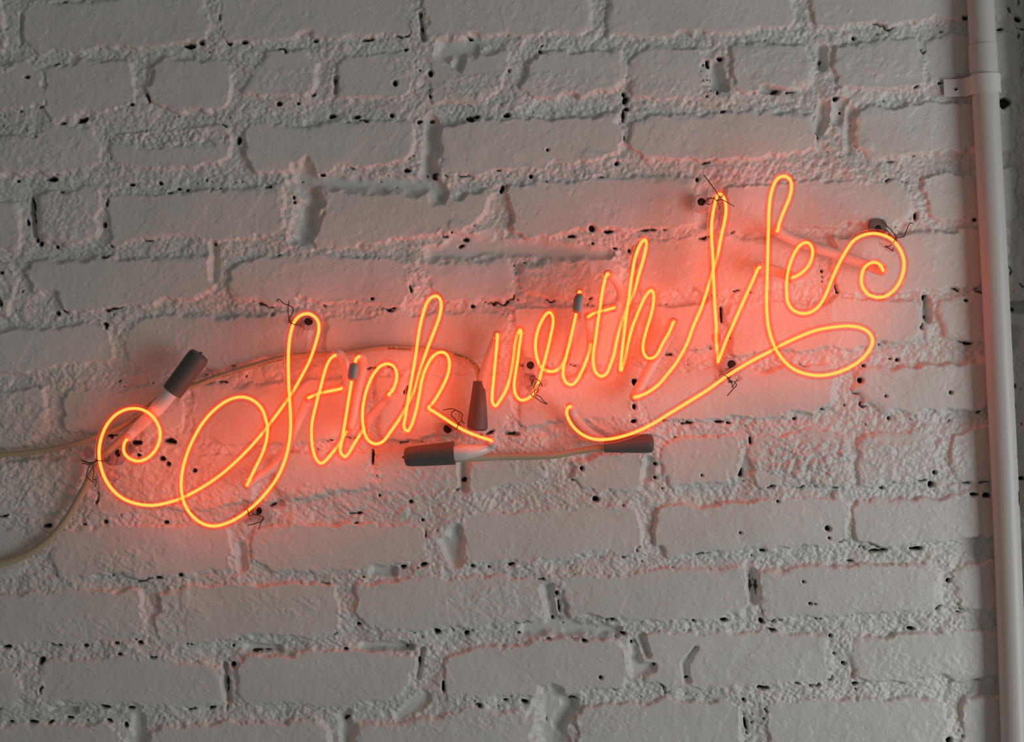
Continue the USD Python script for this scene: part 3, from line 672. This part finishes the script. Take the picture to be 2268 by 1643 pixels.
part(stick, 'electrode', sweep(q, np.interp(s, [0, .25, .55, .75, 1], [.005, .0054, .0072, .0085, .0082]), 20), ELECTRODE, smooth=60, label='white glass electrode at the end of the k')
q = spline(pts([(285.5,967.5,22),(297,955,18),(318,934,18),(345,908,20),(372,877,22),(392,852,22)], 18), 0.002)
s = np.linspace(0, 1, len(q))
part(stick, 'electrode', sweep(q, np.interp(s, [0, .15, .45, .6, 1], [.005, .006, .0072, .0082, .0078]), 20), ELECTRODE, smooth=60, label='white glass electrode at the centre of the spiral')

wm = thing('neon_lettering', 'glowing red-orange neon tube lettering that reads with Me, with a swash under it', 'neon sign', P(1560, 760, 20), 'glowing neon lettering on the wall')
blocked(wm, [(1066,858,13),(1070,835,13),(1078,805,12),(1090,772,12),(1100,748,14),(1101.5,743,20)])
neon(wm, [(1101.5,744,19),(1101.5,742,32),(1101,757,36),(1097.5,794.5),(1093.5,837),(1090,875),(1090.5,890,37),(1095,898,37),(1100,897,33),(1105,890,31),(1117.5,869.5,30),(1128,843,29),(1136.5,800,27),(1141.5,760,25),(1146,741,25),(1150,733,29),(1153,731,34),(1154,740,37),(1150,768,37),(1146,800),(1141,832),(1138.5,856,36),(1143,875),(1152.5,885.5,35),(1166,884),(1179,873.5),(1191,851),(1200.5,818.5,36),(1211,781),(1219,746),(1225,714,36),(1223.5,699),(1217,691.5,34),(1208.5,697,31),(1198,714,30),(1190,735.5),(1186,760,28),(1187,781),(1192.5,802.5,25),(1200,815,24),(1211,821,24),(1225,822.5,27),(1238,816.5,26),(1248,802,22),(1256,782,18)],
     'glowing tube bent into the letter w')
blocked(wm, [(1256,782,18),(1262,760,15),(1272,720,15),(1282,672,16),(1285,650,22)])
neon(wm, [(1284.5,649,22),(1283,647,32),(1282,658,35),(1281,671,35),(1277,690),(1270,722),(1262,757),(1254,789),(1248,813,36),(1247.5,832),(1254,847),(1265,852,35),(1275.5,845),(1289,821),(1300,794.5,29),(1307,774,23),(1309,755,17)], 'glowing tube bent into the letter i of with')
iq = spline([P(1283, 661, 35 * DK), P(1281, 672, 35 * DK), P(1279, 684, 35 * DK)], 0.001)
part(wm, 'paint_band', sweep(iq, 0.0056, 16), BAND, label='grey painted band that parts the dot from the i of with')
blocked(wm, [(1309,755,17),(1308,735,15),(1304,712,18),(1303,702,22)])
neon(wm, [(1303,702,22),(1304,700.5,29),(1313,695,25),(1324,691,23),(1336,688,24),(1350,684.5,30),(1358,682,32),(1362,680,26)], 'glowing cross stroke of the t in with')
blocked(wm, [(1361,680,26),(1371,671,20),(1376,652,19),(1368,628,20),(1356,613,22),(1347,608,24)])
neon(wm, [(1348,609,24),(1345,606.5,33),(1341,615,36),(1338,627,36),(1333,652.5),(1329,682),(1324,714),(1318.5,754,36),(1314,784),(1314.5,808),(1320,825),(1330.5,833,35),(1342.5,828),(1352,808),(1360,784,30),(1366.5,752,26),(1378,712,24),(1392,674,24),(1404,647,25),(1415,607,28),(1425.5,572,31),(1431,545,33),(1431,535,34),(1427,531,37),(1419,540,38),(1409.5,561.5,38),(1400,607),(1393.5,655),(1385,714,38),(1379,768),(1375,805,38),(1374,817,38),(1376,820,33),(1379,812,29),(1384,794.5,28),(1391,759.5,29),(1401.5,722),(1415,687,29),(1428,659,28),(1435,649,28),(1440,644,32),(1445,645,36),(1448,658,37),(1443,693),(1432,730),(1424.5,762,36),(1425.5,781),(1433.5,792),(1444,793,35),(1455,785),(1468,759.5),(1482,735.5,35),(1490,717,34),(1492,713,28),(1491,715,17)],
     'glowing tube bent into the letters t and h of with')
blocked(wm, [(1491,715,17),(1482,733,11),(1466,768,11),(1448,800,11),(1428,838,11),(1411,868,12),(1406,878,18)], 'white painted dark stretch of tube between the h and the M', 0.0062)
neon(wm, [(1405.5,879,18),(1407.5,879,31),(1419,876,34),(1437.5,867),(1459,851,35),(1477,830),(1496,806),(1520,764,34),(1536,721.5,32),(1553,682,29),(1567.5,639,25),(1579,600,24),(1590,560.5,25),(1597,524,28),(1604.5,491.5,31),(1608,465,33),(1605.5,444,34),(1597,430,36),(1590,432,38),(1586,441,39),(1581,462,39),(1576.5,491.5),(1576,524,38),(1578.5,564),(1580,606.5),(1582,649),(1584,689,37),(1586.5,725),(1586,748,35),(1587.5,767.5,31),(1589.5,785,27),(1590.5,797,27),(1590.5,801,34),(1593,795,37),(1597,784,37),(1608.5,754),(1628.5,708),(1651.5,656,36),(1668,619.5),(1678,596.5,35),(1682,592,29),(1683,592.5,17)],
     'glowing tube bent into the first strokes of the letter M')
mq = spline([P(1585.9, 747, 35.2 * DK), P(1586, 749, 35 * DK), P(1586.2, 751, 34.5 * DK)], 0.001)
part(wm, 'seam_ring', sweep(mq, 0.0052, 14), GLASS, label='dark seam ring on the M')
blocked(wm, [(1683,592,17),(1690,594,12),(1710,598,11),(1735,606,11),(1750,613,13),(1753,614.5,20)], 'white painted dark stretch of tube between the M and the e', 0.0062)
neon(wm, [(1752.5,615,20),(1755,614.5,28),(1770,608,30),(1789.5,590,33),(1799,567),(1798.5,549),(1789.5,537.5,34),(1776,540),(1761.5,557),(1750,583.5),(1743.5,613,36),(1742,642.5),(1745,669),(1755,685),(1773,693.5,35),(1793,692),(1812.5,679),(1829,652.5),(1843.5,616,35),(1858.5,583.5),(1875,554),(1891,532.5),(1911,521),(1931,517,34),(1950.5,519),(1973.5,529),(1990,547),(2000.5,570),(2002,593,34),(1995,619.5),(1980,642.5),(1960.5,656),(1940.5,658,34),(1922.5,651),(1909.5,633),(1908,613),(1914.5,593),(1929,582,34),(1942,582),(1950,588,33),(1955,597,29),(1955.5,599,17)],
     'glowing tube bent into the letter e and its end spiral')
blocked(wm, [(1955.5,599,17),(1945,597,12),(1918,586,11),(1880,573,11),(1830,556,11),(1780,539,11),(1745,526,11),(1724,514,13),(1721,511,20)], 'white painted dark stretch of tube behind the e', 0.0060)
neon(wm, [(1720.5,511,20),(1722.5,509.5,30),(1727,491.5,34),(1737,465),(1748,439),(1753,416),(1750,398),(1737,390,35),(1724,394.5),(1714,409),(1706.5,435.5),(1703,468.5,37),(1702,508),(1700.5,557),(1699,623,37),(1698,672),(1700.5,715),(1709,751,38),(1720.5,777),(1737,800),(1760,818.5),(1786,828,36),(1816,831.5),(1848.5,826.5),(1881.5,813.5),(1908,795.5),(1926,774),(1932.5,754,34),(1926,738),(1908,726.5),(1881.5,722,33),(1848.5,724),(1809,731),(1776,743),(1747,756,29),(1724,767.5,26),(1704,779,25),(1668,797.5,29),(1625,823,34),(1602,838,35),(1570,861.5),(1528,888),(1485.5,914),(1448,937),(1414,954),(1379.5,966,36),(1348,972.5),(1316,972.5),(1292,963.5),(1272,947.5,35),(1259,927.5),(1255,912),(1258,903,34),(1262.5,900,28),(1264,901,17)],
     'glowing tube bent into the last stroke of the M, its loop and the long swash')
blocked(wm, [(1264,901,17),(1268,915,12),(1285,940,11),(1310,962,12),(1338,978,14),(1356,983,14.5)])

# ------------------------------------------------------------------ rubber boots on the electrodes
def boot(label, a, b, ra, rb, da, db, nub=True):
    p0, p1 = P(*a, da), P(*b, db)
    L = np.linalg.norm(p1 - p0)
    s = np.array([0, 0.004, 0.01, 0.25, 0.5, 0.75, 0.88, 0.95, 0.985, 1.0])
    k = np.array([0.96, 0.99, 1, 1, 1, 1, 0.98, 0.92, 0.80, 0.58])
    q = p0 + s[:, None] * (p1 - p0)
    r = (ra + (rb - ra) * s) * k
    t = thing('rubber_boot', label, 'electrode boot', (p0 + p1) / 2, 'rubber boots on the neon electrodes')
    part(t, 'sleeve', sweep(q, r, 28, cap=False), RUBBER, smooth=50)
    if nub:
        ax = (p1 - p0) / L
        part(t, 'moulding_nub', sweep(np.array([p1 - ax * 0.001, p1 + ax * 0.0012]), 0.0016, 10), RUBBER, smooth=50)
boot('dark grey rubber boot tilted above the spiral flourish', (381, 868), (444, 784), .0113, .0124, 28, 29)
boot('grey rubber boot lying level below the end of the k', (1007, 1003), (896, 1012), .0128, .0108, 28, 26)
boot('dark grey rubber boot hanging upright between the k and the w', (1061, 844), (1057, 954), .0063, .0124, 18, 19, False)
boot('grey rubber boot half hidden behind the swash under the M', (1338, 987), (1447, 981), .0074, .0112, 20, 20, False)

# ------------------------------------------------------------------ high voltage cables, with their print
def cable(label, path, d0, r):
    q = spline(pts(path, d0, 1.0), 0.003)
    t = thing('sign_cable', label, 'cable', q[len(q) // 2], 'high voltage cables of the neon sign')
    part(t, 'jacket', sweep(q, r, 16), CABLE, smooth=60)
    return t, q

def printing(t, q, r, text, u_from, height, turn):
    """lettering laid round the jacket, reading from pixel column u_from towards the left, upside down as in the photograph"""
    m = meshkit.text_mesh(text, height, 0.00008, bold=True)
    fine = spline(q, 0.0006)
    uu = np.array([((p - CAM) * (DIST / (p[1] - CAM[1])) + CAM - np.array([0, 0, ZC])) @ EU / S + 1134 for p in fine])
    s = np.r_[0, np.cumsum(np.linalg.norm(np.diff(fine, axis=0), axis=1))]
    s0 = s[np.argmin(np.abs(uu - u_from))] if np.isscalar(u_from) else s[-1] - u_from[0]
    tt = np.gradient(fine, axis=0); tt /= np.linalg.norm(tt, axis=1, keepdims=True)
    out = np.array([0, -1.0, 0])
    v = np.asarray(m.vertices)
    x = s0 - v[:, 0]
    c = np.stack([np.interp(x, s, fine[:, k]) for k in range(3)], 1)
    d = np.stack([np.interp(x, s, tt[:, k]) for k in range(3)], 1); d /= np.linalg.norm(d, axis=1, keepdims=True)
    up = np.cross(out, d)                                     # side of the jacket that the letters' tops point to
    down = up
    n = np.cross(d, down); n = n * np.sign(n @ out)[:, None]
    sgn = np.sign((down @ EV).mean()) or 1.0
    ang = turn + (v[:, 1] - height / 2) / r
    rr = r + 0.00004 + v[:, 2]
    w = c + rr[:, None] * (np.cos(ang)[:, None] * n + np.sin(ang)[:, None] * sgn * down)
    part(t, 'print', trimesh.Trimesh(w, m.faces, process=False), INK, smooth=False, label='black printed marking on the cable')

RA = 0.0031
ca, qa = cable('beige printed cable running behind the word Stick to the upright boot', [(-690,1075,6),(-300,1040,6),(-120,1021,6),(0,1008,6),(80,1000,6),(160,984,6),(217,965,7),(262,947,7),(310,916,6),(350,884,6),(392,863,6),(435,852,6),(459,842.5,6),(538,817,6),(628,792,7),(690,785,7),(751,783.5,7),(808,774,8),(848,769,8),(901,770.5,8),(955,776,8),(1009,786.5,8),(1035,796,9),(1054,813,12),(1061,831,16),(1062,850,18)], 6, RA)
printing(ca, qa, RA, 'GTO-15 15000V', 1051, 0.0023, -0.15)
printing(ca, qa, RA, 'E155220* RoHS', 911, 0.0023, 0.45)
printing(ca, qa, RA, 'AWG 150°C 14 A', 368, 0.0021, 0.1)
printing(ca, qa, RA, '=-==-  =- ===--=  --=-', 626, 0.0017, 0.75)      # print too small to be read in the photograph
printing(ca, qa, RA, '-==-=  =--=  ==-=-', 536, 0.0017, 0.75)
printing(ca, qa, RA, '==-= -=', 300, 0.0017, 0.5)
cable('beige cable sweeping up from the lower left to the tilted boot', [(-690,1440,7),(-300,1330,7),(-120,1283,7),(0,1249,7),(60,1228,7),(110,1193,7),(150,1145,8),(185,1085,10),(207,1043,11),(228,1012,10),(250,989,9),(280,962,9),(312,938,9),(345,908,10),(372,880,16),(384,862,18.5)], 8, 0.0040)
cable('pale beige cable joining the level boot to the boot under the swash', [(1000,1017,20),(1040,1015,16),(1100,1012,10),(1170,1011,9),(1226,1008.5,9),(1279,999,10),(1332,992,17),(1350,990,19)], 10, 0.0037)

# ------------------------------------------------------------------ tube supports with their wire ties
def leaf(u, v, a, b, ang, d):
    m = trimesh.creation.icosphere(subdivisions=3)
    m.apply_scale((a * 0.5, b * 0.5, 0.9))
    x = m.vertices[:, 1] / (b * 0.5)
    m.vertices[:, 0] *= 1 - 0.25 * x
    m.vertices[:, 2] += 1.6 * (m.vertices[:, 0] / (a * 0.5)) ** 2
    return place(m, u, v, d * DK, ang)

def support(label, hole, hr, plate, contact, leaves, wires, dark=False, tilt=0.0, pd=1.0, solid=False):
    t = thing('tube_support', label, 'tube support', P(*hole, 0), 'tube supports holding the neon letters')
    pu, pv, pa, pb = plate
    # base: a rounded plate with a keyhole, built as a ring round the hole
    th = np.linspace(0, 2 * math.pi, 40, endpoint=False)
    ox, oy = (pu - hole[0]) * .5 + pa * .5 * np.sign(np.cos(th)) * np.abs(np.cos(th)) ** .75, (pv - hole[1]) * .5 + pb * .5 * np.sign(np.sin(th)) * np.abs(np.sin(th)) ** .75
    key = 1 + 0.35 * np.exp(-((th - math.pi / 2) / 0.35) ** 2)
    ix, iy = hr * .5 * np.cos(th) * 1.0, hr * .5 * np.sin(th) * key
    n = len(th)
    rings = [(ix, iy, 0 * th), (ix, iy, 0 * th + 2.2), (ix * 1.12, iy * 1.12, 0 * th + 2.6), (ox * .93, oy * .93, 0 * th + 2.6), (ox, oy, 0 * th + 2.0), (ox, oy, 0 * th)]
    vv = np.vstack([np.stack(r, 1) for r in rings]); ff = []
    for k in range(len(rings) - 1):
        for j in range(n):
            a, b = k * n + j, k * n + (j + 1) % n
            ff += [(a, b, b + n), (a, b + n, a + n)]
    part(t, 'base_plate', place(trimesh.Trimesh(vv, ff, process=False), hole[0], hole[1], pd, tilt), SHADED_PLATE if dark else BLOCKOUT if solid else PLATE, smooth=40)
    sc = part(t, 'screw', place(trimesh.creation.revolve(np.array([(0, -1.0), (hr * .47, -1.0), (hr * .47, .3), (hr * .36, .8), (0, 1.0)]), sections=20), hole[0], hole[1], pd), DARK, smooth=40)
    # post from the plate up to the tube, ending in a cradle
    base = ((pu + contact[0]) / 2, (pv + contact[1]) / 2)
    q = spline([P(*base, pd + 1.5), P((base[0] + contact[0]) / 2, (base[1] + contact[1]) / 2, 12), P(*contact, 22 * DK), P(*contact, contact_d)], 0.002)
    part(t, 'post', sweep(q, np.interp(np.linspace(0, 1, len(q)), [0, .2, .8, 1], [.0040, .0028, .0024, .0034]), 14), PETAL, smooth=60, label='clear glass post')
    for l in leaves:
        part(t, 'cradle_leaf', leaf(*l), PETAL, smooth=60, label='clear leaf of the cradle')
    for w in wires:
        part(t, 'wire_tie', sweep(spline(pts(w, 40), 0.0008), 0.00048, 6), WIRE, smooth=60, label='thin dark wire tie')

contact_d = 28.5 * DK
support('clear tube support with a dark screw hole inside the top loop of the S', (684,711), 9.5, (686,716,17,15), (652,716), [(664,733,9,17,.35,24),(640,708,9,10,.2,26)],
        [[(616,668,33),(613,664,34),(618,663,34),(628,672,36),(640,676,38),(648,682,38),(648,693,38),(642,703,38),(640,712,39),(648,717,41),(655,719,42),(664,720,36)], [(640.5,667,37),(638,685,38),(640,704,39),(645,714,40)]])
support('clear tube support behind the left side of the spiral flourish', (262,1003), 8, (254,1008,22,20), (221,1022), [(245,1021,17,18,.2,22),(250,1052,16,14,.6,18),(196,1003,12,14,-.4,20)],
        [[(180,1018,34),(196,1024,36),(210,1023,38),(216,1020,40),(224,1020.5,39),(232,1020,32)], [(182,1026,33),(204,1029,36)], [(200,1027,36),(193,1044,35),(192,1055,35),(207,1068,34)], [(206,1029,36),(208,1046,35),(206,1062,34),(212,1062,34),(213,1070,33),(211,1077,33)], [(183,1021,36),(205,1026,37),(214,1018,39)]])
support('clear tube support at the bottom bend of the S', (572,1131), 9, (584,1134,16,18), (549,1133), [(543,1118,9,12,.2,24),(546,1151,12,9,-.3,24),(568,1150,18,9,.1,14)],
        [[(547.5,1128,36),(548.5,1130,41),(551,1137,42),(551.5,1142,38),(560,1140,36),(578,1142,34),(584,1146,34),(580,1153,34),(566,1159,34),(549,1163,33)], [(584,1146,34),(578,1157,33),(573,1171,33)]])
support('clear tube support beneath the leg of the k', (992,949), 10, (984,950,17,15), (1014,944), [(1017,921,8,9,.2,26),(1012,961,8,12,.1,20)],
        [[(982,908,32),(1000,905,33),(1008,908,34),(1001,913,34),(1000,920,34),(1006,926,35),(1011,933,36),(1015,937,39),(1013,946,43),(1010,950,40)], [(1008,908,34),(1018,912,34),(1025,919,34),(1022,925,34),(1025,935,36),(1029,939,37),(1021,932,38),(1016,938,40)]])
support('clear tube support with a dark keyhole screw inside the w', (1174.5,809), 8.5, (1174,812,14,19), (1187,864), [(1172,845,18,19,.2,18),(1207,848,7,9,.3,26),(1171,860,6,8,-.4,22)],
        [[(1176,855,24),(1178,845,26),(1185,839,32),(1194,843,39),(1198,848,41),(1201,856,38)], [(1197,849,41),(1190,854,42),(1184,864,42),(1184,872,40)], [(1196,852,41),(1188,862,42),(1176,873,41),(1184,879,36),(1200,890,32),(1210,895,31)], [(1185,874,39),(1196,878,35),(1203,887,32),(1212,894,31)]])
support('pale tube support plate with a keyhole left of the peak of the M', (1553,447), 9, (1552,452,15,21), (1586,441), [(1575,470,12,14,.4,12)],
        [[(1559,388,30),(1570,402,33),(1582,418,38),(1590,431,43),(1595,438,44),(1602,431,42)], [(1567,445,22),(1570,440,30),(1577,438,38),(1584,441,43),(1588,444,43),(1597,442,43),(1612,449,40),(1626,457,36)], [(1586,443,43),(1591,452,40),(1594,459,36),(1591,465,34)]], pd=8, solid=True)
support('clear tube support with dark screw hole between the swash and the foot of the M', (1620,806.5), 9.5, (1614,810,20,18), (1613,834), [(1591,832,9,14,.3,22),(1635,838,8,8,.3,26)],
        [[(1592,833,30),(1597,829,32),(1605,831,37),(1612,836,41),(1616,840,41),(1621,846,38),(1622,858,36),(1628,847,35),(1631,853,35),(1624,861,34),(1611,876,33)], [(1613,840,41),(1615,847,38),(1620,847,37),(1614,843,38)], [(1616,843,39),(1630,845,36),(1634,840,34)]])
support('clear tube support with painted shade on its base under the top of the end spiral of the e', (1944,506), 7.5, (1943,502,20,17), (1981,532), [(1959,538,14,11,.3,22),(1990,520,11,9,.5,24),(1970,552,13,6,.35,24)],
        [[(1951,490,16),(1960,497,22),(1970,506,28),(1979,516,36),(1985,525,39),(1982,531,42),(1979,537,38)], [(1984,527,38),(1997,525,32),(2002,524,31),(2006,514,30),(2015,495,29),(2018,493,29),(2021,495,29)], [(1976,541,30),(1968,546,28),(1960,545,27),(1974,553,27),(1978,556,27),(1978,549,27)]], dark=True)
